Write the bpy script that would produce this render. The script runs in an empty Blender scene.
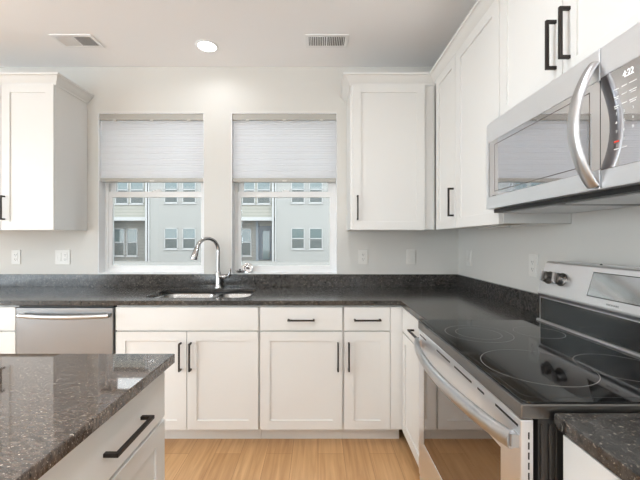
import bpy, bmesh, math, random
from mathutils import Vector, Matrix
PI = math.pi
def R(d): return d*PI/180
random.seed(4)
C = bpy.context.scene.collection
S = bpy.context.scene

# ------------------------------------------------------------------ camera
cd = bpy.data.cameras.new('camera'); cam = bpy.data.objects.new('camera', cd); C.objects.link(cam)
cam.location = (0, 0, 1.284); cam.rotation_euler = (PI/2, 0, 0)
cd.sensor_width = 36; cd.lens = 36*342/640; cd.shift_x = 2/640; cd.clip_start = 0.02; cd.clip_end = 300
S.camera = cam
# ------------------------------------------------------------------ world: overcast sky
w = bpy.data.worlds.new('overcast_sky'); S.world = w; w.use_nodes = True
nt = w.node_tree; bg = nt.nodes['Background']
tc = nt.nodes.new('ShaderNodeTexCoord'); ns = nt.nodes.new('ShaderNodeTexNoise'); ns.inputs['Scale'].default_value = 1.6
ns.inputs['Detail'].default_value = 4
rp = nt.nodes.new('ShaderNodeValToRGB')
rp.color_ramp.elements[0].position = .35; rp.color_ramp.elements[0].color = (.84, .89, .94, 1)
rp.color_ramp.elements[1].position = .65; rp.color_ramp.elements[1].color = (1, 1, 1, 1)
nt.links.new(tc.outputs['Generated'], ns.inputs['Vector']); nt.links.new(ns.outputs['Fac'], rp.inputs['Fac'])
nt.links.new(rp.outputs['Color'], bg.inputs['Color']); bg.inputs['Strength'].default_value = 4.4
# ------------------------------------------------------------------ large lights: added fill lamps, out of view behind and beside the camera
def area(name, loc, rot, sx, sy, power, col):
    l = bpy.data.lights.new(name, 'AREA'); l.shape = 'RECTANGLE'; l.size = sx; l.size_y = sy
    l.energy = power; l.color = col
    o = bpy.data.objects.new(name, l); o.location = loc; o.rotation_euler = rot; C.objects.link(o); return o
area('fill_light_rear', (-2.6, -3.95, 1.25), (PI/2+R(25), 0, 0), .95, 2.0, 70, (.82, .92, 1))
area('fill_light_left', (-4.45, -.4, 1.4), (PI/2+R(4), 0, -PI/2), 2.5, 1.9, 100, (.82, .925, 1))
area('fill_light_right', (1.07, -2.4, 1.5), (PI/2+R(42), 0, PI/2), 2.0, 1.5, 125, (.82, .92, 1))
FILL_DOWNLIGHT = 6.5  # power of the added ceiling lamps out of view
# ------------------------------------------------------------------ exposure
S.view_settings.view_transform = 'Standard'; S.view_settings.look = 'None'
S.view_settings.gamma = 1; S.view_settings.use_curve_mapping = False
S.view_settings.exposure = -0.12
S.cycles.use_denoising = True
S.cycles.max_bounces = 10; S.cycles.diffuse_bounces = 6; S.cycles.glossy_bounces = 5; S.cycles.transmission_bounces = 8
S.cycles.transparent_max_bounces = 12
S.cycles.caustics_reflective = False; S.cycles.caustics_refractive = False
S.cycles.sample_clamp_indirect = 6

# ================================================================== materials
def lin(c): return tuple(((x/255)/12.92 if x/255 <= .04045 else ((x/255+.055)/1.055)**2.4) for x in c) + (1,)
def mat(name, col, rough=.5, metal=0, bump=0, bscale=200, spec=.5, coat=0, **kw):
    m = bpy.data.materials.new(name); m.use_nodes = True
    n = m.node_tree.nodes; L = m.node_tree.links; b = n['Principled BSDF']
    b.inputs['Base Color'].default_value = lin(col) if max(col) > 1 else tuple(col)+(1,)
    b.inputs['Roughness'].default_value = rough; b.inputs['Metallic'].default_value = metal
    b.inputs['Specular IOR Level'].default_value = spec
    b.inputs['Coat Weight'].default_value = coat
    t = n.new('ShaderNodeTexCoord'); nz = n.new('ShaderNodeTexNoise'); nz.inputs['Scale'].default_value = bscale
    nz.inputs['Detail'].default_value = 3
    L.new(t.outputs['Object'], nz.inputs['Vector'])
    mr = n.new('ShaderNodeMapRange'); mr.inputs['To Min'].default_value = max(0, rough-.03); mr.inputs['To Max'].default_value = rough+.03
    L.new(nz.outputs['Fac'], mr.inputs['Value']); L.new(mr.outputs['Result'], b.inputs['Roughness'])
    if bump:
        bp = n.new('ShaderNodeBump'); bp.inputs['Strength'].default_value = bump; bp.inputs['Distance'].default_value = .002
        L.new(nz.outputs['Fac'], bp.inputs['Height']); L.new(bp.outputs['Normal'], b.inputs['Normal'])
    return m
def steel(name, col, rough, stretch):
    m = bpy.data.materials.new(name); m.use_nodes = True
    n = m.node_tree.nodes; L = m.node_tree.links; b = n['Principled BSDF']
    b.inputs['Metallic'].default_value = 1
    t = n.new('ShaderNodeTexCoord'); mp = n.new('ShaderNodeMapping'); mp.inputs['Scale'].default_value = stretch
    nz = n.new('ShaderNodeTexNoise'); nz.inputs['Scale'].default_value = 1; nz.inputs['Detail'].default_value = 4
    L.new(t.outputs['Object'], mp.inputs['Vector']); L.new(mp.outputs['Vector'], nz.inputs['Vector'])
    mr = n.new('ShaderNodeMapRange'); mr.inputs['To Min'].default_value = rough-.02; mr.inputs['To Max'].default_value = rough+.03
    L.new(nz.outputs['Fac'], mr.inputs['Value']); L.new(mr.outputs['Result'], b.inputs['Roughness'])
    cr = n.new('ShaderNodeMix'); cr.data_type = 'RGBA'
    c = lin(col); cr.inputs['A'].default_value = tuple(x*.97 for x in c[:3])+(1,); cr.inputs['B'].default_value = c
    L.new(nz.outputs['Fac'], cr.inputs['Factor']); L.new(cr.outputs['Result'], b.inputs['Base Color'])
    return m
def granite(name, dark, mid, light, speck_scale, speck_thr, rough, stretch=(1, 1, 1), rot=0, ior=1.7):
    m = bpy.data.materials.new(name); m.use_nodes = True
    n = m.node_tree.nodes; L = m.node_tree.links; b = n['Principled BSDF']
    b.inputs['Roughness'].default_value = rough; b.inputs['Specular IOR Level'].default_value = .5; b.inputs['IOR'].default_value = ior
    t = n.new('ShaderNodeTexCoord'); mp = n.new('ShaderNodeMapping')
    mp.inputs['Scale'].default_value = stretch; mp.inputs['Rotation'].default_value = (0, 0, rot)
    L.new(t.outputs['Object'], mp.inputs['Vector'])
    a = n.new('ShaderNodeTexNoise'); a.inputs['Scale'].default_value = 55; a.inputs['Detail'].default_value = 6; a.inputs['Roughness'].default_value = .65
    s = n.new('ShaderNodeTexNoise'); s.inputs['Scale'].default_value = speck_scale; s.inputs['Detail'].default_value = 2
    v = n.new('ShaderNodeTexVoronoi'); v.inputs['Scale'].default_value = speck_scale*1.3
    for q in (a, s, v): L.new(mp.outputs['Vector'], q.inputs['Vector'])
    r1 = n.new('ShaderNodeValToRGB'); e = r1.color_ramp.elements
    e[0].position = .38; e[0].color = lin(dark); e[1].position = .66; e[1].color = lin(mid)
    L.new(a.outputs['Fac'], r1.inputs['Fac'])
    r2 = n.new('ShaderNodeValToRGB'); e = r2.color_ramp.elements
    e[0].position = speck_thr; e[0].color = (0, 0, 0, 1); e[1].position = speck_thr+.06; e[1].color = (1, 1, 1, 1)
    L.new(s.outputs['Fac'], r2.inputs['Fac'])
    r3 = n.new('ShaderNodeMath'); r3.operation = 'LESS_THAN'; r3.inputs[1].default_value = .2
    L.new(v.outputs['Distance'], r3.inputs[0])
    mx = n.new('ShaderNodeMix'); mx.data_type = 'RGBA'; mx.inputs['B'].default_value = lin(light)
    L.new(r1.outputs['Color'], mx.inputs['A']); L.new(r2.outputs['Color'], mx.inputs['Factor'])
    m2 = n.new('ShaderNodeMix'); m2.data_type = 'RGBA'
    mm = n.new('ShaderNodeMath'); mm.operation = 'MULTIPLY'; mm.inputs[1].default_value = .35
    L.new(r3.outputs[0], mm.inputs[0]); L.new(mm.outputs[0], m2.inputs['Factor'])
    L.new(mx.outputs['Result'], m2.inputs['A']); m2.inputs['B'].default_value = lin(light)
    L.new(m2.outputs['Result'], b.inputs['Base Color'])
    return m
def glassy(name, tint, refl=.12, rough=.0, trans=1.0):
    """thin clear pane: mix of transparent and glossy by fresnel"""
    m = bpy.data.materials.new(name); m.use_nodes = True
    n = m.node_tree.nodes; L = m.node_tree.links; n.remove(n['Principled BSDF'])
    tr = n.new('ShaderNodeBsdfTransparent'); tr.inputs['Color'].default_value = tuple(tint)+(1,)
    gl = n.new('ShaderNodeBsdfGlossy'); gl.inputs['Roughness'].default_value = rough
    fr = n.new('ShaderNodeFresnel'); fr.inputs['IOR'].default_value = 1.45
    mx = n.new('ShaderNodeMixShader'); L.new(fr.outputs[0], mx.inputs[0]); L.new(tr.outputs[0], mx.inputs[1]); L.new(gl.outputs[0], mx.inputs[2])
    L.new(mx.outputs[0], n['Material Output'].inputs['Surface']); return m

M = {}
M['wall'] = mat('painted_wall', (212, 210, 205), .75, bump=.04, bscale=160)
M['ceiling'] = mat('painted_ceiling', (247, 247, 248), .85, bump=.12, bscale=70)
M['white'] = mat('cabinet_paint', (221, 220, 217), .38, bscale=30)
M['trim'] = mat('white_trim', (240, 241, 242), .4)
M['vinyl'] = mat('window_vinyl', (230, 230, 229), .4)
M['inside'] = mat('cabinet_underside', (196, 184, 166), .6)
M['bronze'] = mat('dark_bronze_pull', (52, 48, 45), .4, metal=.7)
M['ss'] = steel('brushed_steel', (238, 240, 243), .36, (3, 3, 160))
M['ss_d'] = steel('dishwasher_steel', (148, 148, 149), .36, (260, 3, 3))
M['ss_h'] = steel('brushed_steel_front', (236, 236, 238), .34, (260, 3, 3))
M['ss_soft'] = steel('satin_steel', (196, 196, 197), .31, (40, 3, 40))
M['chrome'] = mat('chrome', (188, 188, 188), .09, metal=1)
M['dark_metal'] = mat('dark_coated_metal', (72, 70, 68), .4, metal=.8)
M['black'] = mat('black_plastic', (14, 14, 15), .4)
M['black_glass'] = mat('black_ceramic_glass', (12, 12, 13), .05, spec=.75)
M['mw_glass'] = mat('smoked_glass', (204, 203, 205), .03, metal=1)
M['oven_glass'] = mat('oven_glass', (138, 132, 128), .04, metal=1)
M['ring'] = mat('burner_print', (140, 138, 135), .4)
M['plastic'] = mat('white_plastic', (222, 220, 215), .35)
M['slot'] = mat('slot_dark', (60, 58, 56), .6)
M['border'] = mat('window_border', (128, 122, 118), .3, metal=1)
M['bowl'] = steel('sink_steel', (178, 176, 173), .25, (60, 60, 3))
M['frame'] = steel('cooktop_trim', (128, 126, 124), .32, (40, 3, 40))
M['guard'] = mat('reflective_dark_glass', (112, 113, 114), .12, metal=1)
M['knobm'] = mat('knob_metal', (120, 117, 114), .28, metal=1)
M['print'] = mat('panel_print', (225, 225, 225), .5)
M['redprint'] = mat('red_panel_print', (215, 60, 35), .5)
M['greyprint'] = mat('grey_badge_print', (150, 150, 150), .4)
M['headrail'] = mat('blind_rail', (176, 173, 166), .45)
M['gran'] = granite('dark_granite', (35, 33, 32), (74, 71, 68), (122, 115, 106), 135, .635, .16, ior=1.55)
M['gran_i'] = granite('island_granite', (58, 50, 45), (104, 92, 84), (206, 194, 180), 105, .65, .035, (1, 2.6, 1), .5, 1.8)
M['grout'] = mat('caulk', (150, 146, 140), .7)
def emit(name, col, s):
    m = bpy.data.materials.new(name); m.use_nodes = True
    b = m.node_tree.nodes['Principled BSDF']; b.inputs['Base Color'].default_value = (0.8, .8, .8, 1)
    b.inputs['Emission Color'].default_value = tuple(col)+(1,); b.inputs['Emission Strength'].default_value = s
    n = m.node_tree.nodes; t = n.new('ShaderNodeTexCoord'); nz = n.new('ShaderNodeTexNoise'); L = m.node_tree.links
    L.new(t.outputs['Object'], nz.inputs['Vector']); L.new(nz.outputs['Fac'], b.inputs['Roughness'])
    return m
M['lens'] = emit('lamp_lens', (1, .96, .9), 9)
M['digits'] = emit('clock_digits', (.9, .97, 1), .8)
M['pane'] = glassy('window_pane', (.93, .95, .95))
# blind fabric
m = bpy.data.materials.new('cellular_fabric'); m.use_nodes = True; n = m.node_tree.nodes; L = m.node_tree.links
n.remove(n['Principled BSDF'])
df = n.new('ShaderNodeBsdfDiffuse'); df.inputs['Color'].default_value = (.9, .9, .92, 1)
tl = n.new('ShaderNodeBsdfTranslucent'); tl.inputs['Color'].default_value = (.93, .95, .97, 1)
nz = n.new('ShaderNodeTexNoise'); nz.inputs['Scale'].default_value = 300; tcx = n.new('ShaderNodeTexCoord')
L.new(tcx.outputs['Object'], nz.inputs['Vector']); bp = n.new('ShaderNodeBump'); bp.inputs['Strength'].default_value = .1
mx = n.new('ShaderNodeMixShader'); mx.inputs[0].default_value = .55
L.new(df.outputs[0], mx.inputs[1]); L.new(tl.outputs[0], mx.inputs[2]); L.new(mx.outputs[0], n['Material Output'].inputs['Surface'])
M['fabric'] = m
# floor
m = bpy.data.materials.new('oak_planks'); m.use_nodes = True; n = m.node_tree.nodes; L = m.node_tree.links; b = n['Principled BSDF']
t = n.new('ShaderNodeTexCoord'); mp = n.new('ShaderNodeMapping'); mp.inputs['Rotation'].default_value = (0, 0, PI/2)
L.new(t.outputs['Object'], mp.inputs['Vector'])
bk = n.new('ShaderNodeTexBrick'); bk.inputs['Scale'].default_value = 1; bk.inputs['Brick Width'].default_value = 1.5
bk.inputs['Row Height'].default_value = .155; bk.inputs['Mortar Size'].default_value = .0012; bk.offset = .37
bk.inputs['Color1'].default_value = (1, 1, 1, 1); bk.inputs['Color2'].default_value = (.0, .0, .0, 1); bk.inputs['Mortar'].default_value = (.5, .5, .5, 1)
L.new(mp.outputs['Vector'], bk.inputs['Vector'])
mg = n.new('ShaderNodeMapping'); mg.inputs['Scale'].default_value = (26, 1.6, 1); L.new(t.outputs['Object'], mg.inputs['Vector'])
gn = n.new('ShaderNodeTexNoise'); gn.inputs['Scale'].default_value = 1.5; gn.inputs['Detail'].default_value = 7; gn.inputs['Distortion'].default_value = .8
L.new(mg.outputs['Vector'], gn.inputs['Vector'])
ad = n.new('ShaderNodeMix'); ad.data_type = 'FLOAT'; ad.inputs['Factor'].default_value = .17
L.new(gn.outputs['Fac'], ad.inputs[2]); L.new(bk.outputs['Color'], ad.inputs[3])
cr = n.new('ShaderNodeValToRGB'); e = cr.color_ramp.elements
e[0].position = .22; e[0].color = lin((172, 128, 84)); e[1].position = .8; e[1].color = lin((222, 180, 132))
L.new(ad.outputs[0], cr.inputs['Fac'])
mm = n.new('ShaderNodeMix'); mm.data_type = 'RGBA'; mm.inputs['B'].default_value = lin((158, 116, 76))
L.new(bk.outputs['Fac'], mm.inputs['Factor']); L.new(cr.outputs['Color'], mm.inputs['A'])
L.new(mm.outputs['Result'], b.inputs['Base Color']); b.inputs['Roughness'].default_value = .38
M['floor'] = m
# exterior
M['stucco'] = mat('pale_stucco', (148, 149, 147), .9, bump=.3, bscale=30)
M['ext_white'] = mat('exterior_trim', (168, 170, 171), .6)
M['door_blue'] = mat('blue_grey_door', (76, 85, 94), .6)
M['ext_dark'] = mat('exterior_blue_grey', (118, 128, 136), .7)
M['ext_glass'] = mat('exterior_glass', (72, 92, 94), .08, spec=1.0, coat=.5)
M['ext_screen'] = mat('exterior_screen', (72, 80, 80), .35)
M['concrete'] = mat('concrete', (150, 150, 146), .9, bump=.3, bscale=12)
def siding(name, c1, c2):
    m = bpy.data.materials.new(name); m.use_nodes = True; n = m.node_tree.nodes; L = m.node_tree.links; b = n['Principled BSDF']
    t = n.new('ShaderNodeTexCoord'); wv = n.new('ShaderNodeTexWave'); wv.bands_direction = 'Z'; wv.wave_profile = 'SAW'
    wv.inputs['Scale'].default_value = 1.4
    L.new(t.outputs['Object'], wv.inputs['Vector']); r = n.new('ShaderNodeValToRGB'); e = r.color_ramp.elements
    e[0].position = 0; e[0].color = lin(c2); e[1].position = .25; e[1].color = lin(c1)
    L.new(wv.outputs['Fac'], r.inputs['Fac']); L.new(r.outputs['Color'], b.inputs['Base Color']); b.inputs['Roughness'].default_value = .7
    return m
M['siding'] = siding('taupe_siding', (148, 148, 140), (122, 123, 117))
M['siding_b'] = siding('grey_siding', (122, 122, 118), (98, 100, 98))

# ================================================================== mesh helpers
class MB:
    def __init__(s): s.bm = bmesh.new()
    def box(s, x0, x1, y0, y1, z0, z1):
        vs = [s.bm.verts.new((x, y, z)) for x in (x0, x1) for y in (y0, y1) for z in (z0, z1)]
        for f in ((0, 1, 3, 2), (4, 6, 7, 5), (0, 4, 5, 1), (2, 3, 7, 6), (0, 2, 6, 4), (1, 5, 7, 3)):
            s.bm.faces.new([vs[i] for i in f])
        return s
    def prism(s, pts, axis, a, b):
        """closed polygon pts extruded along axis from a to b; pts in the other two axes in order"""
        def P(p, t):
            return (t, p[0], p[1]) if axis == 'x' else (p[0], t, p[1]) if axis == 'y' else (p[0], p[1], t)
        A = [s.bm.verts.new(P(p, a)) for p in pts]; B = [s.bm.verts.new(P(p, b)) for p in pts]
        n = len(pts)
        s.bm.faces.new(A); s.bm.faces.new(B[::-1])
        for i in range(n): s.bm.faces.new([A[i], B[i], B[(i+1) % n], A[(i+1) % n]])
        return s
    def tube(s, pts, r, seg=16, cap=True, flat=1.0, up=None):
        """swept round tube; r number or list; flat squashes second axis"""
        pts = [Vector(p) for p in pts]; n = len(pts); rs = r if isinstance(r, (list, tuple)) else [r]*n
        prev = None; rings = []
        for i, p in enumerate(pts):
            t = (pts[min(i+1, n-1)]-pts[max(i-1, 0)]).normalized()
            if prev is None:
                u = Vector(up) if up else (Vector((0, 0, 1)) if abs(t.z) < .9 else Vector((1, 0, 0)))
            else: u = prev
            u = (u - t*u.dot(t)).normalized(); v = t.cross(u); prev = u
            rings.append([s.bm.verts.new(p + u*rs[i]*math.cos(2*PI*k/seg) + v*rs[i]*flat*math.sin(2*PI*k/seg)) for k in range(seg)])
        for a, b in zip(rings, rings[1:]):
            for k in range(seg): s.bm.faces.new([a[k], a[(k+1) % seg], b[(k+1) % seg], b[k]])
        if cap: s.bm.faces.new(rings[0][::-1]); s.bm.faces.new(rings[-1])
        return s
    def lathe(s, prof, c, axis='z', seg=32):
        """prof list of (r, h) around axis through c"""
        rings = []
        for r, h in prof:
            ring = []
            for k in range(seg):
                a = 2*PI*k/seg; x, y = r*math.cos(a), r*math.sin(a)
                p = (x, y, h) if axis == 'z' else (x, h, y) if axis == 'y' else (h, x, y)
                ring.append(s.bm.verts.new(Vector(p)+Vector(c)))
            rings.append(ring)
        for a, b in zip(rings, rings[1:]):
            for k in range(seg): s.bm.faces.new([a[k], a[(k+1) % seg], b[(k+1) % seg], b[k]])
        if prof[0][0] > 1e-6: s.bm.faces.new(rings[0][::-1])
        if prof[-1][0] > 1e-6: s.bm.faces.new(rings[-1])
        return s
    def slab(s, outer, holes, z0, z1):
        """polygon with holes extruded between z0 and z1"""
        bm2 = bmesh.new(); es = []
        for loop in [outer]+holes:
            vs = [bm2.verts.new((x, y, z0)) for x, y in loop]
            for i in range(len(vs)): es.append(bm2.edges.new((vs[i], vs[(i+1) % len(vs)])))
        bmesh.ops.triangle_fill(bm2, edges=es, use_beauty=True)
        r = bmesh.ops.extrude_face_region(bm2, geom=bm2.faces[:])
        bmesh.ops.translate(bm2, vec=(0, 0, z1-z0), verts=[g for g in r['geom'] if isinstance(g, bmesh.types.BMVert)])
        me = bpy.data.meshes.new('tmp'); bm2.to_mesh(me); bm2.free(); s.bm.from_mesh(me); bpy.data.meshes.remove(me)
        return s
    def build(s, name, m, parent=None, bevel=0, smooth=False, seg=2, loc=None, rot=None):
        bmesh.ops.remove_doubles(s.bm, verts=s.bm.verts[:], dist=1e-6)
        bmesh.ops.recalc_face_normals(s.bm, faces=s.bm.faces[:])
        me = bpy.data.meshes.new(name); s.bm.to_mesh(me); s.bm.free(); me.materials.append(m)
        o = bpy.data.objects.new(name, me); C.objects.link(o)
        if parent: o.parent = parent
        if loc: o.location = loc
        if rot: o.rotation_euler = rot
        if smooth:
            for p in me.polygons: p.use_smooth = True
            me.set_sharp_from_angle(angle=R(40))
        if bevel:
            b = o.modifiers.new('bevel', 'BEVEL'); b.width = bevel; b.segments = seg; b.limit_method = 'ANGLE'; b.angle_limit = R(40)
            b.harden_normals = False
        return o
def R(d): return d*PI/180
def tag(o, label=None, cat=None, group=None, kind=None):
    if label: o['label'] = label
    if cat: o['category'] = cat
    if group: o['group'] = group
    if kind: o['kind'] = kind
    return o
def empty(name, loc, rz=0, label=None, cat=None, group=None):
    o = bpy.data.objects.new(name, None); C.objects.link(o); o.location = loc; o.rotation_euler = (0, 0, rz); o.empty_display_size = .05
    return tag(o, label, cat, group)
def copy_tree(o, parent=None):
    c = o.copy(); C.objects.link(c)
    if parent: c.parent = parent
    for ch in list(o.children): copy_tree(ch, c)
    return c
def text_mesh(name, body, size, m, parent, loc, rot, ext=.0003, align='CENTER', sx=1):
    cu = bpy.data.curves.new(name, 'FONT'); cu.body = body; cu.size = size; cu.extrude = ext; cu.align_x = align; cu.align_y = 'CENTER'
    to = bpy.data.objects.new(name, cu); C.objects.link(to)
    bpy.context.view_layer.update()
    me = bpy.data.meshes.new_from_object(to.evaluated_get(bpy.context.evaluated_depsgraph_get()))
    C.objects.unlink(to); bpy.data.objects.remove(to)
    me.materials.clear(); me.materials.append(m)
    o = bpy.data.objects.new(name, me); C.objects.link(o); o.parent = parent; o.location = loc; o.rotation_euler = rot; o.scale = (sx, 1, 1)
    return o

# ================================================================== room shell
WX, WY, ZC = 1.118, 2.72, 2.66        # right wall, back wall, ceiling
LX, RY = -4.5, -4.0
WIN = [(-1.748, -.907), (-.688, .151)]; WZ0, WZ1 = 1.014, 2.294
TH = .16
b = MB()
zs = [(0, WZ0), (WZ0, WZ1), (WZ1, ZC)]
b.box(LX-TH, WX+TH, WY, WY+TH, -.3, WZ0); b.box(LX-TH, WX+TH, WY, WY+TH, WZ1, ZC+.1)
for x0, x1 in ((LX-TH, WIN[0][0]), (WIN[0][1], WIN[1][0]), (WIN[1][1], WX+TH)): b.box(x0, x1, WY, WY+TH, WZ0, WZ1)
tag(b.build('wall_back', M['wall']), kind='structure')
b = MB(); b.box(WX, WX+TH, -1.4, WY, -.3, ZC+.1); b.box(WX, WX+TH, RY-TH, -3.4, -.3, ZC+.1)
b.box(WX, WX+TH, -3.4, -1.4, -.3, .75); b.box(WX, WX+TH, -3.4, -1.4, 2.25, ZC+.1)
tag(b.build('wall_right', M['wall']), kind='structure')
b = MB(); b.box(LX-TH, LX, RY, -1.7, 0, ZC); b.box(LX-TH, LX, .9, WY, 0, ZC); b.box(LX-TH, LX, -1.7, .9, 2.42, ZC); b.box(LX-TH, LX, -1.7, .9, 0, .4)
tag(b.build('wall_left', M['wall']), kind='structure')
b = MB(); b.box(LX, -3.1, RY-TH, RY, 0, ZC); b.box(-2.1, WX, RY-TH, RY, 0, ZC); b.box(-3.1, -2.1, RY-TH, RY, 2.32, ZC); b.box(-3.1, -2.1, RY-TH, RY, 0, .08)
tag(b.build('wall_rear', M['wall']), kind='structure')
tag(MB().box(LX-TH, WX+TH, RY-TH, WY, -.1, 0).build('floor', M['floor']), kind='structure')
LIGHTS = [(-.787, 2.426), (-2.9, -.3), (.1, 1.0), (.1, -.1), (.1, -1.2), (-1.4, .35), (-1.4, -1.2), (-2.9, -1.8), (-1.4, -2.9)]  # first lamp hangs over the sink; the others are unseen, added to brighten the room
tag(MB().box(LX-TH, WX+TH, RY-TH, WY, ZC, ZC+.1).build('ceiling', M['ceiling']), kind='structure')
tag(MB().box(LX, -2.62, WY-.012, WY, 0, .1).build('baseboard_back', M['trim'], bevel=.002), kind='structure')
tag(MB().box(LX, LX+.012, RY, WY-.012, 0, .1).build('baseboard_left', M['trim'], bevel=.002), kind='structure')
# unseen glazed openings added to go with the fill lamps (behind the camera): frame and panes
def glazed(name, x0, x1, z0, z1, n, loc, rz):
    r = empty(name, loc, rz); r['kind'] = 'structure'
    f = MB(); t = .05
    f.box(x0, x1, 0, .08, z0, z0+t); f.box(x0, x1, 0, .08, z1-t, z1)
    for i in range(n+1):
        x = x0 + (x1-x0-t)*i/n; f.box(x, x+t, 0, .08, z0+t, z1-t)
    f.build('window_frame', M['vinyl'], r)
    for i in range(n):
        a = x0+(x1-x0-t)*i/n+t; c = x0+(x1-x0-t)*(i+1)/n
        MB().box(a, c, .036, .042, z0+t, z1-t).build('pane', M['pane'], r)
glazed('window_3', -.5, .5, .08, 2.32, 1, (-2.6, RY-.1, 0), 0)
glazed('window_4', -1.3, 1.3, .4, 2.42, 2, (LX-.1+.08, -.4, 0), PI/2)
glazed('window_5', -1.0, 1.0, .75, 2.25, 2, (WX+.1, -2.4, 0), PI/2)

# the two kitchen windows
def kitchen_window(idx, x0, x1):
    r = empty('window_%d' % idx, ((x0+x1)/2, WY, WZ0)); r['kind'] = 'structure'
    W = (x1-x0)/2; H = WZ1-WZ0
    def ring(m_, a0, a1, c0, c1, y0, y1, t, tb=None, tt=None):
        tb = tb or t; tt = tt or t
        m_.box(a0, a0+t, y0, y1, c0, c1); m_.box(a1-t, a1, y0, y1, c0, c1)
        m_.box(a0+t, a1-t, y0, y1, c0, c0+tb); m_.box(a0+t, a1-t, y0, y1, c1-tt, c1)
    f = MB(); ring(f, -W, W, 0, H, .088, .155, .026); f.build('window_frame', M['vinyl'], r, bevel=.0015)
    s = MB(); ring(s, -W+.026, W-.026, .026, .668, .095, .122, .027, .034, .046); ls = s.build('lower_sash', M['vinyl'], r, bevel=.002)
    g = MB().box(-W+.053, W-.053, .107, .111, .06, .622).build('pane', M['pane'], ls)
    lk = MB().box(-.03, .03, .097, .118, .668, .678); lk.box(-.012, .03, .100, .108, .678, .686)
    lk.build('sash_lock', M['vinyl'], ls, bevel=.002)
    s = MB(); ring(s, -W+.026, W-.026, .63, H-.026, .124, .15, .042); us = s.build('upper_sash', M['vinyl'], r, bevel=.002)
    MB().box(-W+.068, W-.068, .135, .139, .672, H-.068).build('pane', M['pane'], us)
    return r
for i, (a, c) in enumerate(WIN):
    kitchen_window(i+1, a, c)
    b = MB(); t = .004; ya, yb_ = WY-.0015, WY+.088
    b.box(a, a+t, ya, yb_, WZ0, WZ1); b.box(c-t, c, ya, yb_, WZ0, WZ1); b.box(a+t, c-t, ya, yb_, WZ0, WZ0+t); b.box(a+t, c-t, ya, yb_, WZ1-t, WZ1)
    tag(b.build('trim_%d' % (i+1), M['trim']), kind='structure')

# ================================================================== outside
def bx(px, d): return (px-318)*d/342
def bz(py, d): return 1.284+(240-py)*d/342
GZ = -.16
tag(MB().box(-60, 50, WY+TH, 70, GZ-.2, GZ).build('ground', M['concrete']), kind='structure')
BD = 23.0
def ext_window(par, xa, xb, za, zb, y, split=True, m_up=None):
    f = MB(); t = .055; ym = y-.05
    zm = (za+zb)/2
    f.box(xa, xa+t, ym, y+.03, za, zb); f.box(xb-t, xb, ym, y+.03, za, zb); f.box(xa, xb, ym, y+.03, za, za+t); f.box(xa, xb, ym, y+.03, zb-t, zb)
    f.box(xa, xb, ym, y+.03, zm-.03, zm+.03)
    f.box(xa-.04, xb+.04, ym-.03, y, za-.06, za)
    o = f.build('window', M['ext_white'], par)
    MB().box(xa+t, xb-t, y-.02, y-.005, zm+.03, zb-t).build('pane', M['ext_glass'], o)
    MB().box(xa+t, xb-t, y-.025, y-.005, za+t, zm-.03).build('pane', M['ext_screen'], o)
PER = 126.6
def unit(k, label, twin):
    k0 = 0 if k <= 0 else 1; o_ = PER*k0; sh = (k-k0)*PER*BD/342
    X = lambda px: bx(px+o_, BD)+sh
    r = empty('townhouse', (0, 0, 0), 0, label, 'building', 'pale townhouses across the way')
    xs0, xs1, xe = X(103), X(145.5), X(229.5)
    # stucco block
    MB().box(xs1+.25, xe-.005, BD, BD+8, GZ, 9.4).build('stucco_wall', M['stucco'], r)
    # siding bay, upper
    MB().box(xs0, xs1+.25, BD+.25, BD+8, bz(217, BD), 9.2).build('siding_wall', M['siding'], r)
    # porch recess
    MB().box(xs0, xs1+.25, BD+1.0, BD+8, GZ, bz(217, BD)).build('porch_wall', M['siding_b'], r)
    MB().box(xs0, xs1, BD+.1, BD+.3, bz(220.5, BD), bz(217, BD)).build('porch_beam', M['ext_white'], r)
    d = MB(); d.box(xs1, xs1+.12, BD-.05, BD+.1, GZ, 9.2); d.box(xs1+.2, xs1+.28, BD-.06, BD+.02, GZ, 9.2)
    d.build('corner_trim', M['ext_white'], r)
    MB().box(xs0, xe-.005, BD-.15, BD+8.1, 9.4, 9.6).build('parapet', M['ext_white'], r)
    for za, zb in ((249, 228), (203, 176), (157, 131)):
        for xa, xb in ((164.6, 178), (182.6, 196)): ext_window(r, X(xa), X(xb), bz(za, BD), bz(zb, BD), BD)
    D2 = BD+.25
    Y = lambda px: bx(px+o_, D2)+sh
    for za, zb in ((204, 176), (158, 130)):
        for xa, xb in ((115.5, 128.5), (130.5, 144)): ext_window(r, Y(xa), Y(xb), bz(za, D2), bz(zb, D2), D2)
    D3 = BD+1.0
    Z = lambda px: bx(px+o_, D3)+sh
    ext_window(r, Z(114), Z(124.8), bz(256, D3), bz(228.5, D3), D3)
    if twin: ext_window(r, Z(127), Z(137.8), bz(256, D3), bz(228.5, D3), D3)
    else:
        dr = MB().box(Z(132), Z(145), D3-.06, D3, GZ+.05, bz(226, D3)).build('front_door', M['door_blue'], r)
        f = MB().box(Z(136.5), Z(143.2), D3-.09, D3-.06, bz(259, D3), bz(231, D3)).build('glazing', M['ext_glass'], dr)
        MB().box(Z(129.5), Z(132), D3-.1, D3, GZ, bz(221, D3)).build('post', M['ext_dark'], r)
unit(-1, 'townhouse at far left across the way, beyond the left window frame', True)
unit(0, 'townhouse through the left window with twin porch windows under beige siding', True)
unit(1, 'townhouse through the right window with blue-grey porch door under beige siding', False)
unit(2, 'townhouse at far right across the way, beyond the right window frame', True)

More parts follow.
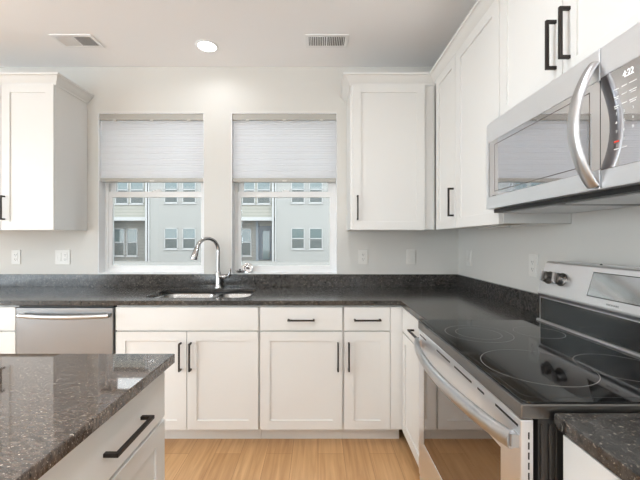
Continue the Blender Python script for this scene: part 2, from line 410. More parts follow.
# ================================================================== hardware and cabinet builders (front faces local -y)
def handle(par, cx, cz, ln, orient, y=-.02, out=.027, name='handle'):
    h = MB(); t = .0048
    if orient == 'v':
        h.box(cx-t, cx+t, y-out-.008, y-out+.002, cz-ln/2, cz+ln/2)
        for s in (-1, 1):
            z = cz+s*(ln/2-.0055); h.box(cx-t, cx+t, y-out, y, z-.0055, z+.0055)
    else:
        h.box(cx-ln/2, cx+ln/2, y-out-.008, y-out+.002, cz-t, cz+t)
        for s in (-1, 1):
            x = cx+s*(ln/2-.0055); h.box(x-.0055, x+.0055, y-out, y, cz-t, cz+t)
    o = h.build(name, M['bronze'], par, bevel=.0012); return o
def shaker(par, x0, x1, z0, z1, name='door', rail=.057, y=-.02):
    b = MB(); d = .007
    b.box(x0, x0+rail, y, 0, z0, z1); b.box(x1-rail, x1, y, 0, z0, z1)
    b.box(x0+rail, x1-rail, y, 0, z0, z0+rail); b.box(x0+rail, x1-rail, y, 0, z1-rail, z1)
    o = b.build(name, M['white'], par, bevel=.0012)
    MB().box(x0+rail-.002, x1-rail+.002, y+d, -.002, z0+rail-.002, z1-rail+.002).build('recessed_panel', M['white'], o)
    return o
def flat_front(par, x0, x1, z0, z1, name='drawer', y=-.02):
    return MB().box(x0, x1, y, 0, z0, z1).build(name, M['white'], par, bevel=.0012)
HL = .165
def base_cabinet(loc, rz, w_, depth, label, fronts, hollow=False, toe=.09, name='base_cabinet', top=.883):
    r = empty(name, loc, rz, label, 'cabinet', 'white lower kitchen cabinets')
    t = .018
    b = MB()
    if hollow:
        b.box(0, t, .0, depth, .11, top); b.box(w_-t, w_, 0, depth, .11, top); b.box(t, w_-t, 0, depth, .11, .11+t)
        b.box(t, w_-t, depth-.008, depth, .11+t, top); b.box(t, w_-t, 0, .018, top-.18, top); b.box(t, w_-t, 0, .018, .11+t, .11+.05)
    else: b.box(0, w_, 0, depth, .11, top)
    b.build('body', M['white'], r)
    MB().box(0, w_, toe, toe+.02, 0, .11).build('toe_kick', M['white'], r)
    for f in fronts:
        kind, x0, x1, z0, z1 = f[:5]
        if kind == 'door': o = shaker(r, x0, x1, z0, z1)
        elif kind == 'drawer': o = flat_front(r, x0, x1, z0, z1)
        else: o = flat_front(r, x0, x1, z0, z1, 'false_front')
        if len(f) > 5: handle(o, *f[5])
    return r
FY = 2.12   # box face of back run; door faces 2.10
DZ0, DZ1, RZ0, RZ1 = .1195, .720, .729, .871
dep = WY-FY-.002
# back run: sink base
x0 = -1.246
base_cabinet((x0, FY, 0), 0, .882, dep, 'wide white sink cabinet with blank top panel and two doors',
    [('false_front', .0035, .878, RZ0, RZ1),
     ('door', .0035, .4385, DZ0, DZ1, (.4385-.034, .571, .172, 'v')),
     ('door', .4425, .878, DZ0, DZ1, (.4425+.024, .571, .172, 'v'))], hollow=True)
x0 = -.362
base_cabinet((x0, FY, 0), 0, .517, dep, 'white lower cabinet right of sink, one drawer over one wide door',
    [('drawer', .008, .5105, RZ0, RZ1, (.259, .796, HL, 'h')),
     ('door', .008, .5105, DZ0, DZ1, (.484, .571, .172, 'v'))])
x0 = .157
base_cabinet((x0, FY, 0), 0, .366, dep, 'narrow white lower cabinet at inside corner, drawer over narrow door',
    [('drawer', .005, .285, RZ0, RZ1, (.145, .796, HL, 'h')),
     ('door', .005, .285, DZ0, DZ1, (.031, .571, .172, 'v')),
     ('false_front', .288, .366, DZ0, RZ1)])
# left of dishwasher
base_cabinet((-2.60, FY, 0), 0, .747, dep, 'white lower cabinet left of dishwasher, cut off by picture edge',
    [('drawer', .004, .742, RZ0, RZ1, (.43, .796, HL*2, 'h')),
     ('door', .004, .371, DZ0, DZ1, (.345, .571, .172, 'v')),
     ('door', .375, .742, DZ0, DZ1, (.40, .571, .172, 'v'))])
# right run between corner and range  (local x -> towards camera)
RFX = .535
base_cabinet((RFX, FY-.023, 0), -PI/2, FY-.023-1.507, WX-RFX-.002, 'white lower cabinet between room corner and range, seen edge on',
    [('drawer', .01, .582, RZ0, RZ1, (.34, .80, HL, 'h')),
     ('door', .01, .582, DZ0, DZ1, (.54, .60, .165, 'v'))])
# near right of range
base_cabinet((RFX+.005, .730, 0), -PI/2, .76, WX-RFX-.007, 'white lower cabinet on near side of range, bottom right corner of picture',
    [('drawer', .004, .756, RZ0, RZ1, (.38, .80, HL*2, 'h')),
     ('door', .004, .378, DZ0, DZ1, (.35, .60, .165, 'v')), ('door', .382, .756, DZ0, DZ1, (.41, .60, .165, 'v'))])
# island cabinets (front faces +x)
IFX = -.51
def island_unit(y0, y1, label, hc):
    w_ = y1-y0
    return base_cabinet((IFX, y0, 0), PI/2, w_, .60, label,
        [('drawer', .004, w_-.004, .722, .868, (hc-y0, .792, .175, 'h')),
         ('door', .004, w_-.004, .12, .712, (.04, .60, .165, 'v'))], name='island_cabinet')
island_unit(.585, 1.098, 'white island cabinet at island far end, drawer with black bar pull', .866)
island_unit(.08, .583, 'white island cabinet nearer the camera, mostly below picture edge', .33)
island_unit(-.425, .078, 'white island cabinet beside the camera, outside the picture', -.17)

# ---------------------------------------------------------------- counters
CT0, CT1 = .884, .914
def rrect(x0, x1, y0, y1, r, n=6):
    p = []
    for cx, cy, a0 in ((x1-r, y1-r, 0), (x0+r, y1-r, 90), (x0+r, y0+r, 180), (x1-r, y0+r, 270)):
        for k in range(n+1):
            a = R(a0+90*k/n); p.append((cx+r*math.cos(a), cy+r*math.sin(a)))
    return p
SX0, SX1, SY0, SY1 = -1.135, -.455, 2.195, 2.60
CF = 2.086; CR = .503
outer = [(-2.62, CF), (CR, CF), (CR, 1.506), (WX-.001, 1.506), (WX-.001, WY-.001), (-2.62, WY-.001)]
o = MB().slab(outer, [rrect(SX0, SX1, SY0, SY1, .075)], CT0, CT1).build('countertop', M['gran'], bevel=.002)
tag(o, 'L-shaped dark speckled granite worktop running under the windows to the range', 'countertop')
o = MB().box(.505, WX-.001, -.04, .733, CT0, CT1).build('countertop', M['gran'], bevel=.0025)
tag(o, 'short dark granite worktop piece on near side of range', 'countertop')
o = MB().box(-1.47, -.466, -.46, 1.115, CT0, CT1).build('island_countertop', M['gran_i'], bevel=.0025)
tag(o, 'brown-black speckled polished granite slab on top of the island', 'countertop')
o = MB().box(-2.62, WX-.001, WY-.021, WY-.001, CT1, 1.0125).build('backsplash', M['gran'], bevel=.0015)
tag(o, 'low dark granite upstand along the window wall', 'backsplash')
o = MB().box(WX-.021, WX-.001, -.04, WY-.0225, CT1, 1.0125).build('backsplash', M['gran'], bevel=.0015)
tag(o, 'low dark granite upstand along the wall behind the range', 'backsplash')

# ---------------------------------------------------------------- upper cabinets
UZ0, UZ1 = 1.357, 2.37
def crown(path, closed=False):
    """cove crown swept round horizontal path; outward normals to the right-hand side of travel"""
    prof = [(0, 2.364), (.006, 2.364), (.008, 2.376), (.016, 2.384), (.026, 2.396), (.036, 2.410), (.044, 2.418), (.052, 2.420), (.054, 2.433), (0, 2.433)]
    b = MB(); n = len(path); rings = []
    for i, p in enumerate(path):
        p = Vector(p)
        dirs = []
        if i > 0: dirs.append((p-Vector(path[i-1])).normalized())
        if i < n-1: dirs.append((Vector(path[i+1])-p).normalized())
        nr = [Vector((d.y, -d.x)) for d in dirs]
        if len(nr) == 2: m_ = (nr[0]+nr[1]); m_ = m_/(m_.dot(nr[0]))
        else: m_ = nr[0]
        rings.append([b.bm.verts.new((p.x+m_.x*o_, p.y+m_.y*o_, z)) for o_, z in prof])
    k = len(prof)
    for A, B in zip(rings, rings[1:]):
        for j in range(k): b.bm.faces.new([A[j], A[(j+1) % k], B[(j+1) % k], B[j]])
    b.bm.faces.new(rings[0]); b.bm.faces.new(rings[-1][::-1])
    return b
UF = 2.393
def upper(loc, rz, w_, depth, z0, label, doors, z1=UZ1, name='wall_cabinet'):
    r = empty(name, loc, rz, label, 'cabinet', 'white upper kitchen cabinets')
    t = .016; h0 = z0
    b = MB(); b.box(0, t, 0, depth, h0, z1); b.box(w_-t, w_, 0, depth, h0, z1); b.box(t, w_-t, 0, depth, z1-t, z1)
    b.box(t, w_-t, depth-t, depth, h0, z1-t); b.box(t, w_-t, 0, t, h0, z1-t)
    b.build('body', M['white'], r, bevel=.001)
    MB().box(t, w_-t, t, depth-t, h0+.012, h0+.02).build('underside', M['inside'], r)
    for f in doors:
        x0, x1, a, c = f[:4]; o = shaker(r, x0, x1, a, c) if f[4] != 'flat' else flat_front(r, x0, x1, a, c, 'filler_strip')
        if len(f) > 5: handle(o, *f[5])
    return r
r = upper((-2.60, UF, 0), 0, .766, WY-UF-.002, UZ0, 'white upper cabinet left of the left window',
    [(.004, .397, 1.354, 2.366, 'd', (.37, 1.505, .165, 'v')), (.4015, .764, 1.354, 2.366, 'd', (.426, 1.507, .168, 'v'))])
c = crown([(-2.60, WY-.003), (-2.60, UF), (-1.834, UF), (-1.834, WY-.003)]).build('crown_molding', M['white'], None)
c.parent = r; c.location = (2.60, -UF, 0)
RUX = .817      # box face of right run uppers, doors at .797
upper((.227, UF, 0), 0, RUX-.227-.001, WY-UF-.002, UZ0, 'white upper cabinet right of the right window, single door, in the corner',
    [(.014, .515, 1.354, 2.366, 'd', (.046, 1.507, .17, 'v'))])
y_c = UF-.0225
upper((RUX, y_c, 0), -PI/2, y_c-1.98, WX-RUX-.002, UZ0, 'narrow white upper cabinet on range wall, beside the room corner',
    [(.060, y_c-1.982, 1.354, 2.366, 'd', (y_c-1.982-.028, 1.507, .168, 'v'))])
upper((RUX, 1.9795, 0), -PI/2, 1.9795-1.506, WX-RUX-.002, UZ0, 'white upper cabinet immediately left of the microwave',
    [(.003, .4705, 1.354, 2.366, 'd', (.4705-.012, 1.50, .15, 'v'))])
upper((RUX, 1.505, 0), -PI/2, .770, WX-RUX-.002, 1.795, 'short white two-door upper cabinet above the microwave',
    [(.003, .3875, 1.797, 2.366, 'd', (.3875-.028, 1.937, .165, 'v')), (.3915, .767, 1.797, 2.366, 'd', (.3915+.031, 1.940, .165, 'v'))])
c = crown([(.227, WY-.003), (.227, UF), (RUX, UF), (RUX, .736), (WX-.003, .736)])
c = c.build('crown_molding', M['white'])
tag(c, 'white cove crown running along the tops of the right-hand upper cabinets', 'crown molding')

# ---------------------------------------------------------------- dishwasher
r = empty('dishwasher', (-1.851, FY, 0), 0, 'stainless steel dishwasher under the worktop, left of the sink cabinet', 'dishwasher')
MB().box(.003, .600, .002, .57, .10, .868).build('body', M['black'], r)
MB().box(.003, .600, .06, .08, 0, .10).build('toe_kick', M['black'], r)
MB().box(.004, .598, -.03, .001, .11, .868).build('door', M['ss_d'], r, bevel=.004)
MB().box(.01, .592, -.012, .02, .869, .879).build('control_strip', M['black'], r)
h = MB(); pts = []; rs = []
for k in range(25):
    u = k/24; x = .040+.545*u; bow = 1-(2*u-1)**2
    pts.append((x, -.052-.018*bow, .826-.006*bow)); rs.append(.0135)
h.tube(pts, rs, 14, flat=.8)
for x in (.050, .575): h.box(x-.008, x+.008, -.055, -.028, .815, .837)
h.build('handle', M['ss_soft'], r, smooth=True)

# ---------------------------------------------------------------- sink
r = empty('double_sink', ((SX0+SX1)/2, (SY0+SY1)/2, .88), 0, 'stainless double bowl sink set under the granite below the windows', 'sink')
def bowl(x0, x1, y0, y1, dp, name):
    b = MB(); cx, cy = (SX0+SX1)/2, (SY0+SY1)/2
    levels = [(0, 0), (-.01, .004), (-dp*.8, .012), (-dp*.95, .03), (-dp, .06)]
    rings = []
    for z, ins in levels:
        lo = rrect(x0+ins, x1-ins, y0+ins, y1-ins, .07, 6); rings.append([b.bm.verts.new((p[0]-cx, p[1]-cy, z)) for p in lo])
    for A, B in zip(rings, rings[1:]):
        k = len(A)
        for j in range(k): b.bm.faces.new([A[j], A[(j+1) % k], B[(j+1) % k], B[j]])
    b.bm.faces.new(rings[-1])
    o = b.build(name, M['bowl'], r, smooth=True)
    sm = o.modifiers.new('thick', 'SOLIDIFY'); sm.thickness = .0015; sm.offset = -1
    MB().lathe([(.0, .004), (.02, .003), (.042, .004), (.045, .001), (.045, 0)], ((x0+x1)/2-cx, (y0+y1)/2+.02-cy, -dp+.0005), seg=24).build('drain', M['chrome'], o, smooth=True)
    return o
bowl(SX0+.004, -.752, SY0+.004, SY1-.004, .20, 'bowl'); bowl(-.722, SX1-.004, SY0+.004, SY1-.004, .18, 'bowl')
cx, cy = (SX0+SX1)/2, (SY0+SY1)/2
rim = MB().slab(rrect(SX0-.02, SX1+.02, SY0-.02, SY1+.02, .09), [rrect(SX0+.004, -.752, SY0+.004, SY1-.004, .07), rrect(-.722, SX1-.004, SY0+.004, SY1-.004, .07)], -.0015, .0005)
o = rim.build('rim', M['ss_soft'], r, loc=(-cx, -cy, 0))

# ---------------------------------------------------------------- faucet
fx, fy = -.775, 2.657
r = empty('kitchen_faucet', (fx, fy, CT1), 0, 'chrome gooseneck pull-down faucet standing behind the sink', 'faucet')
MB().lathe([(.029, 0), (.029, .006), (.024, .012), (.021, .03), (.021, .11), (.017, .125), (.013, .135)], (0, 0, 0), seg=28).build('base', M['chrome'], r, smooth=True)
dx, dy = -.62, -.785     # spout heading, towards bowl and the room
rad = .093; zt = .288
pts = [(0, 0, .12), (0, 0, .2)]
for k in range(19):
    a = PI*k/18*.92; q = rad*(1-math.cos(a)); pts.append((q*dx, q*dy, zt+rad*math.sin(a)))
MB().tube(pts, .0138, 16).build('spout', M['chrome'], r, smooth=True)
e = Vector(pts[-1]); d = (Vector(pts[-1])-Vector(pts[-2])).normalized()
hp = [e-d*.01, e+d*.006, e+d*.012, e+d*.05, e+d*.082, e+d*.09]
MB().tube(hp, [.0145, .0165, .0185, .022, .027, .023], 20).build('spray_head', M['chrome'], r, smooth=True)
v = MB(); v.tube([(0, 0, .085), (.03, -.004, .085), (.06, -.008, .085), (.068, -.009, .085)], [.017, .0175, .0175, .012], 18)
v.build('valve_body', M['chrome'], r, smooth=True)
MB().tube([(.064, -.009, .088), (.082, -.012, .094), (.096, -.016, .118), (.10, -.02, .152)], [.009, .008, .0065, .0055], 12).build('lever', M['chrome'], r, smooth=True)

# ---------------------------------------------------------------- strainers on the window sill
def strainer(label, loc, rot):
    r = empty('sink_strainer', loc, 0, label, 'sink strainer'); r.rotation_euler = rot
    MB().lathe([(.024, -.022), (.026, -.02), (.029, -.004), (.041, -.002), (.042, .001), (.040, .002), (.028, .001), (.0235, -.018), (0, -.018)], (0, 0, 0), seg=28).build('basket', M['chrome'], r, smooth=True)
    MB().lathe([(.004, -.018), (.004, .004), (.008, .006), (.008, .012), (.004, .014), (0, .0145)], (0, 0, 0), seg=16).build('knob', M['black'], r, smooth=True)
    h = MB()
    for k in range(8):
        a = 2*PI*k/8; h.lathe([(.0028, -.0178), (.0028, -.0172), (0, -.0171)], (.015*math.cos(a), .015*math.sin(a), 0), seg=8)
    h.build('drain_holes', M['black'], r)
strainer('round chrome sink strainer leaning upright against the right window', (-.572, WY+.055, 1.057), (R(78), 0, 0))
strainer('dark-knobbed sink strainer lying flat on the sill beside faucet lever', (-.628, WY+.034, 1.0365), (0, 0, 0))

# ---------------------------------------------------------------- outlets and switches
def plate(loc, rz, kinds, label, cat):
    r = empty('wall_outlet' if cat == 'outlet' else 'light_switch', loc, rz, label, cat)
    w_ = .036+.023*(len(kinds)-1)*1.0 if len(kinds) > 1 else .036
    MB().box(-w_, w_, -.006, -.0002, -.058, .058).build('cover_plate', M['plastic'], r, bevel=.002)
    for i, kd in enumerate(kinds):
        cx = (i-(len(kinds)-1)/2)*.046
        if kd == 'rocker':
            MB().box(cx-.0165, cx+.0165, -.0068, -.006, -.034, .034).build('switch_surround', M['plastic'], r)
            MB().prism([(-.0072, -.031), (-.0105, -.031), (-.0075, .0), (-.0095, .031), (-.0068, .031)], 'x', cx-.013, cx+.013).build('rocker', M['plastic'], r, bevel=.0006)
        else:
            q = MB().box(cx-.0165, cx+.0165, -.0085, -.006, -.034, .034).build('receptacle', M['plastic'], r, bevel=.001)
            s = MB()
            for z in (-.018, .018):
                s.box(cx-.0075, cx-.0052, -.0088, -.008, z-.004, z+.006); s.box(cx+.0052, cx+.0075, -.0088, -.008, z-.003, z+.005)
                s.lathe([(.0026, -.0088), (.0026, -.008)], (cx, 0, z-.0095), 'y', 10)
            s.build('slots', M['slot'], q)
plate(((363-318)/125.7, WY, 1.151), 0, ['outlet'], 'white outlet on back wall, directly right of the right window', 'outlet')
plate(((410.7-318)/125.7, WY, 1.151), 0, ['rocker'], 'white single rocker switch on back wall under the corner upper cabinet', 'light switch')
plate(((16.5-318)/125.7, WY, 1.149), 0, ['outlet'], 'white outlet on back wall under the left upper cabinet, near picture edge', 'outlet')
plate(((63-318)/125.7, WY, 1.149), 0, ['rocker', 'outlet'], 'double white plate with rocker switch and outlet, left of left window', 'light switch')
plate((WX, 1.118*342/151.3, 1.152), -PI/2, ['rocker'], 'white switch on range wall near the room corner', 'light switch')
plate((WX, 1.118*342/216, 1.152), -PI/2, ['outlet'], 'white outlet on range wall just left of the range back panel', 'outlet')

# ---------------------------------------------------------------- blinds
def blind(x0, x1, label):
    cx = (x0+x1)/2; W = (x1-x0)/2-.004
    r = empty('cellular_blind', (cx, WY+.012, WZ1), 0, label, 'window blind', 'white cellular blinds')
    h = MB().prism([(-.004, -.052), (-.004, -.006), (.002, -.0), (.055, -.0), (.055, -.052)], 'x', -W, W)
    h.build('headrail', M['headrail'], r, bevel=.002)
    zt_, zb_ = -.052, -.515; n_ = 24; b = MB(); st = (zt_-zb_)/n_
    prev = None
    rowsF = []; 
    for i in range(2*n_+1):
        z = zt_-i*st/2; yf = .012 + (.001 if i % 2 == 0 else -.001); yb = .034 + (-.001 if i % 2 == 0 else .001)
        rowsF.append([b.bm.verts.new((-W+.004, yf, z)), b.bm.verts.new((W-.004, yf, z)), b.bm.verts.new((W-.004, yb, z)), b.bm.verts.new((-W+.004, yb, z))])
    for A, B in zip(rowsF, rowsF[1:]):
        b.bm.faces.new([A[0], A[1], B[1], B[0]]); b.bm.faces.new([A[2], A[3], B[3], B[2]])
    b.build('pleated_fabric', M['fabric'], r)
    MB().box(-W+.002, W-.002, .004, .042, zb_-.030, zb_-.0).build('bottom_rail', M['headrail'], r, bevel=.003)
    t = MB()
    t.box(-.018, .018, -.001, .004, zb_-.027, zb_-.019); t.build('pull_tab', M['plastic'], r, bevel=.001)
    t = MB()
    for x in (-W+.12, 0, W-.12): t.box(x-.012, x+.012, -.0065, .02, -.058, -.0515)
    t.build('bracket', M['plastic'], r)
blind(WIN[0][0], WIN[0][1], 'white cellular blind half lowered over the left window')
blind(WIN[1][0], WIN[1][1], 'white cellular blind half lowered over the right window')

# ---------------------------------------------------------------- ceiling fixtures
def downlight(x, y, label):
    r = empty('recessed_light', (x, y, ZC), 0, label, 'ceiling light', 'recessed ceiling lights')
    MB().lathe([(.061, -.001), (.064, -.006), (.078, -.004), (.080, -.0002), (.061, -.0002)], (0, 0, 0), seg=40).build('trim_ring', M['trim'], r, smooth=True)
    MB().lathe([(.062, -.0045), (.062, -.0008)], (0, 0, 0), seg=40).build('lens', M['lens'], r)
    l = bpy.data.lights.new('recessed_lamp', 'AREA'); l.shape = 'DISK'; l.size = .12; l.energy = FILL_DOWNLIGHT if y < 2 else 1.2; l.color = (.93, .965, 1); l.spread = R(150)
    lo = bpy.data.objects.new('recessed_lamp', l); C.objects.link(lo); lo.parent = r; lo.location = (0, 0, -.008)
lab = ['lit round recessed ceiling light above the sink']
for i, (x, y) in enumerate(LIGHTS):
    downlight(x, y, lab[0] if i == 0 else 'added recessed fill light outside the picture, further back in the room')
def register(x0, x1, y0, y1, label, louver_rows):
    cx, cy = (x0+x1)/2, (y0+y1)/2; W, D = (x1-x0)/2, (y1-y0)/2
    r = empty('ceiling_vent', (cx, cy, ZC), 0, label, 'ceiling vent')
    b = MB(); t = .022
    b.box(-W, W, -D, -D+t, -.006, -.0002); b.box(-W, W, D-t, D, -.006, -.0002); b.box(-W, -W+t, -D+t, D-t, -.006, -.0002); b.box(W-t, W, -D+t, D-t, -.006, -.0002)
    b.box(-.006, .006, -D+t, D-t, -.006, -.0002)
    b.build('frame', M['trim'], r, bevel=.0015)
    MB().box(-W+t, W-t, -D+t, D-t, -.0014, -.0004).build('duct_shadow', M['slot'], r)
    l = MB(); n_ = 9
    for s in (-1, 1):
        for k in range(n_):
            xx = s*(.010+(W-t-.012)*(k+.5)/n_)
            q = .0042*louver_rows[0 if s < 0 else 1]
            l.prism([(xx-.0012-q, -.0016), (xx+.0012-q, -.0016), (xx+.0012+q, -.0066), (xx-.0012+q, -.0066)], 'y', -D+t, D-t)
    l.build('louvers', M['trim'], r)
register(-.085, .205, 2.285, 2.44, 'white ceiling vent above the right window, beside the corner upper cabinet', (.6, -.6))
register(-1.80, -1.52, 2.285, 2.44, 'white ceiling vent near the left upper cabinet', (-1, 1))

# ---------------------------------------------------------------- range
Y0, Y1 = .739, 1.502    # near and far side
LR = Y1-Y0
r = empty('range', (0, Y0, 0), 0, 'stainless steel electric range with black glass cooktop', 'range')
def rb(x0, x1, y0, y1, z0, z1, name, m_, par=None, bevel=0, **k):
    return MB().box(x0, x1, y0-Y0, y1-Y0, z0, z1).build(name, m_, par or r, bevel=bevel, **k)
rb(.478, 1.08, Y0+.004, Y1-.004, .07, .900, 'body', M['dark_metal'])
b = MB()
for xx in (.482, .500, .514): b.box(xx, xx+.006, .000, .004, .08, .885)
b.build('side_rib', M['dark_metal'], r, bevel=.001)
b = MB()
for x in (.51, 1.04):
    for y in (.05, LR-.05): b.lathe([(.018, 0), (.018, .02), (.01, .025), (.01, .07)], (x, y, 0), seg=14)
b.build('leveling_feet', M['black'], r)
# cooktop frame
o = MB().box(.439, .968, 0, LR, .896, .929).build('cooktop_frame', M['frame'], r, bevel=.003)
g = MB().slab(rrect(.446, .966, .0015, LR-.003, .02), [], .929, .9335).build('glass_top', M['black_glass'], r, bevel=.0015)
def ringm(cx, cy, rad_, wd=.0018):
    b = MB(); n_ = 72; A = []; B = []
    for k in range(n_):
        a = 2*PI*k/n_; A.append(b.bm.verts.new((cx+rad_*math.cos(a), cy-Y0+rad_*math.sin(a), .93365))); B.append(b.bm.verts.new((cx+(rad_-wd)*math.cos(a), cy-Y0+(rad_-wd)*math.sin(a), .93365)))
    for k in range(n_): b.bm.faces.new([A[k], A[(k+1) % n_], B[(k+1) % n_], B[k]])
    b.build('burner_ring', M['ring'], g)
ringm(.602, 1.285, .118); ringm(.602, 1.285, .080, .0018); ringm(.608, .955, .140)
ringm(.838, 1.30, .085); ringm(.838, .945, .108)
bm_ = MB(); lo1 = rrect(.459, .958, .022, LR-.016, .028); lo2 = rrect(.4605, .9565, .0235, LR-.0175, .0265)
A = [bm_.bm.verts.new((x, y, .9336)) for x, y in lo1]; B = [bm_.bm.verts.new((x, y, .9336)) for x, y in lo2]
for k in range(len(A)): bm_.bm.faces.new([A[k], A[(k+1) % len(A)], B[(k+1) % len(A)], B[k]])
bm_.build('border_line', M['slot'], g)
# oven door
od = MB()
DZa, DZb = .265, .892
wy0, wy1, wz0, wz1 = .826-Y0, 1.43-Y0, .43, .782
dx0, dx1 = .4415, .470
od.box(dx0, dx1, .006, wy0, DZa, DZb); od.box(dx0, dx1, wy1, LR-.004, DZa, DZb)
od.box(dx0, dx1, wy0, wy1, DZa, wz0); od.box(dx0, dx1, wy0, wy1, wz1, DZb)
door = od.build('oven_door', M['ss'], r, bevel=.0025)
MB().box(dx0+.0015, dx1-.002, wy0+.0005, wy1-.0005, wz0+.0005, wz1-.0005).build('oven_window', M['oven_glass'], door)
sl = MB()
for a, c in ((1.48, 1.397), (1.271, 1.144), (1.107, .983), (.946, .909), (.851, .755)):
    sl.box(dx0-.0006, dx0+.002, c-Y0, a-Y0, .872, .8775)
sl.build('vent_slot', M['black'], door)
sl = MB()
for k in range(26): sl.box(.4575, .4605, .0052, .0064, .30+k*.022, .315+k*.022)
sl.build('edge_slot', M['black'], door)
h = MB(); n_ = 30; pts = []
for k in range(n_+1):
    u = k/n_; bow = math.sin(PI*u)**.75
    pts.append((.428-.046*bow, .018+(LR-.04)*u, .842+.0*bow))
h.tube(pts, .021, 18, flat=.6, up=(0, 0, 1))
for y in (.024, LR-.028): h.box(.425, dx0+.001, y-.012, y+.012, .828, .856)
h.build('door_handle', M['ss_soft'], door, smooth=True)
dr = rb(.4445, .470, Y0+.006, Y1-.004, .085, .255, 'storage_drawer', M['ss'], bevel=.0025)
# back guard
gd = MB().prism([(.972, .900), (.972, 1.040), (.962, 1.050), (.962, 1.058), (1.0, 1.187), (1.008, 1.191), (1.094, 1.191), (1.094, .900)], 'y', 0, LR).build('control_panel', M['ss_h'], r, bevel=.003)
lg = MB().box(.9705, .9722, .012, LR-.010, .936, 1.034).build('lower_glass', M['guard'], gd)
MB().tube([(.966, .0, .9355), (.966, LR, .9355)], .0075, 12).build('rear_trim', M['ss_soft'], r, smooth=True)
slope = math.atan2(.038, .129)
def onface(y, z): return (.962+.038*(z-1.058)/.129, y-Y0, z)
def knob(y, z):
    k = MB(); k.lathe([(.027, 0), (.027, .004), (.0235, .006), (.0225, .024), (.020, .028), (0, .028)], (0, 0, 0), seg=30)
    o = k.build('knob', M['knobm'], gd, smooth=True, loc=onface(y, z), rot=(0, -PI/2+slope, 0))
    g_ = MB().prism([(-.022, .0), (.022, .0), (.020, .012), (-.020, .012)], 'y', -.005, .005).build('knob_grip', M['ss_soft'], o, bevel=.0015, loc=(0, 0, .0275), rot=(0, 0, .2))
for y in (1.450, 1.376, .865, .791): knob(y, 1.124)
# display
dp = MB(); ya, yb_, za, zb = 1.233, 1.008, 1.083, 1.169
def quadbox(y0_, y1_, z0_, z1_, t0, t1):
    nx, nz = -math.cos(slope), math.sin(slope)
    b = MB(); V = []
    for t_ in (t0, t1):
        for (y, z) in ((y0_, z0_), (y1_, z0_), (y1_, z1_), (y0_, z1_)):
            p = onface(y, z); V.append(b.bm.verts.new((p[0]+nx*t_, p[1], p[2]+nz*t_)))
    for f in ((0, 1, 2, 3), (4, 5, 6, 7), (0, 1, 5, 4), (1, 2, 6, 5), (2, 3, 7, 6), (3, 0, 4, 7)): b.bm.faces.new([V[i] for i in f])
    return b
disp = quadbox(yb_, ya, za, zb, -.001, .0012).build('display_panel', M['black'], gd)
quadbox(yb_+.003, ya-.003, za+.003, zb-.003, .001, .0018).build('display_glass', M['chrome'], disp)
MB().lathe([(.004, 0), (.004, .003), (0, .005)], (1.05, 1.268-Y0, 1.191), seg=10).build('screw', M['black'], gd)
p = onface(1.12, 1.068)
text_mesh('brand_lettering', 'FRIGIDAIRE', .0095, M['greyprint'], gd, (p[0]-.0005, p[1], p[2]), (PI/2-slope*0, 0, -PI/2))

# ---------------------------------------------------------------- microwave
r = empty('microwave', (0, .745, 1.40), 0, 'stainless over-the-range microwave with curved handle above the cooktop', 'microwave')
MX = .742; H = .764; gap = .900-.745
def mb(x0, x1, y0, y1, z0, z1): return MB().box(x0, x1, y0, y1, z0-1.40, z1-1.40)
mb(.776, WX-.004, .002, H-.002, 1.403, 1.790).build('body', M['dark_metal'], r)
# door with window opening
wz0, wz1 = 1.470, 1.705; wy0, wy1 = .006+gap, 1.486-.745
d = MB()
zb0, zb1 = 1.418-1.40, 1.789-1.40
d.box(MX, .775, wy1, H, zb0, zb1); d.box(MX, .775, gap+.0015, wy1, zb0, wz0-1.40); d.box(MX, .775, gap+.0015, wy1, wz1-1.40, zb1)
door = d.build('door', M['ss'], r, bevel=.002)
mb(MX+.0012, .775, gap+.0015, wy1-.0003, wz0+.0003, wz1-.0003).build('door_glass', M['mw_glass'], door)
fr = MB(); a, c, e_, g_ = gap+.035, wy1-.045, wz0-1.40+.018, wz1-1.40-.018; t = .0025
fr.box(MX+.0008, MX+.0015, a, c, e_, e_+t); fr.box(MX+.0008, MX+.0015, a, c, g_-t, g_); fr.box(MX+.0008, MX+.0015, a, a+t, e_, g_); fr.box(MX+.0008, MX+.0015, c-t, c, e_, g_)
fr.build('window_border', M['border'], door)
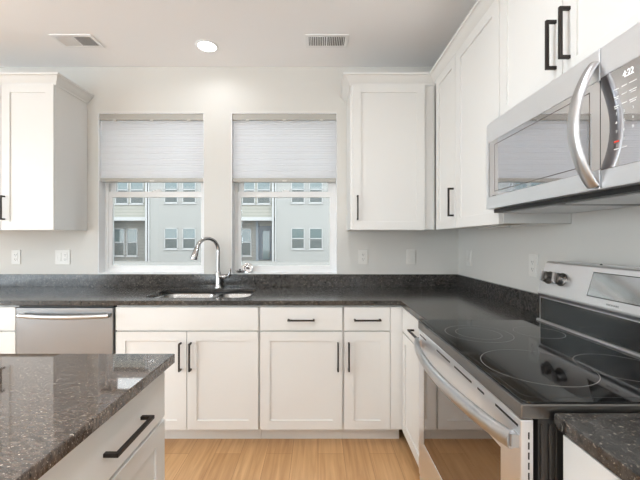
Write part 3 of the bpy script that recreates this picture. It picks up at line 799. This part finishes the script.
# control side
cp = mb(MX, .775, 0, gap-.0015, 1.709, 1.789).build('control_side', M['ss'], r, bevel=.002)
mb(MX, .775, 0, gap-.0015, 1.418, 1.467).build('control_side', M['ss'], r, bevel=.002)
pn = mb(MX+.0006, .775, .0, gap-.0015, 1.4673, 1.7087).build('control_glass', M['mw_glass'], cp)
text_mesh('clock_digits', '4:22', .023, M['digits'], pn, (MX+.0002, .8185-.745, 1.685-1.40), (PI/2, 0, -PI/2), sx=.74)
pr = MB()
px_ = MX+.0001
cols = [.851, .829, .806]; hw = [.0065, .007, .0095]
for i, z in enumerate((1.659, 1.640, 1.617)):
    for j, y in enumerate(cols):
        w_ = hw[j]; pr.box(px_, px_+.0006, y-.745-w_, y-.745+w_, z-1.40-.0012, z-1.40+.0012)
        if i and j != 1: pr.box(px_, px_+.0006, y-.745-w_*.8, y-.745+w_*.8, z-1.40-.0062, z-1.40-.0040)
pr.build('button_label', M['print'], pn)
nums = [['1', '2', '3'], ['4', '5', '6'], ['7', '8', '9'], ['', '0', '']]
for i, rw in enumerate(nums):
    for j, ch in enumerate(rw):
        if ch: text_mesh('button_numeral', ch, .0095, M['print'], pn, (MX+.0003, cols[j]-.745, 1.597-.0222*i-1.40), (PI/2, 0, -PI/2))
pr = MB(); pr.box(px_, px_+.0006, .844-.745, .858-.745, 1.527-1.40, 1.531-1.40); pr.build('red_button_mark', M['redprint'], pn)
pr = MB()
for y in cols[:2]: pr.box(px_, px_+.0006, y-.745-.007, y-.745+.007, 1.509-1.40, 1.5115-1.40)
pr.build('button_label', M['print'], pn)
# curved handle
h = MB(); pts = []
for k in range(33):
    u = k/32; a = PI*u
    pts.append((MX-.004-.053*math.sin(a)**.8, (.917-.745), 1.428-1.40+(1.752-1.428)*u))
h.tube(pts, .0195, 18, flat=.5, up=(0, 1, 0))
h.build('handle', M['ss_soft'], door, smooth=True)
# underside
u_ = MB(); u_.box(.80, WX-.02, .03, .36, 1.3995-1.40, 1.403-1.40); u_.box(.80, WX-.02, .40, H-.03, 1.3995-1.40, 1.403-1.40)
u_.build('filter', M['ss_soft'], r)
mb(.7752, .776, .002, H-.002, 1.4035, 1.4172).build('vent_grille', M['black'], r)
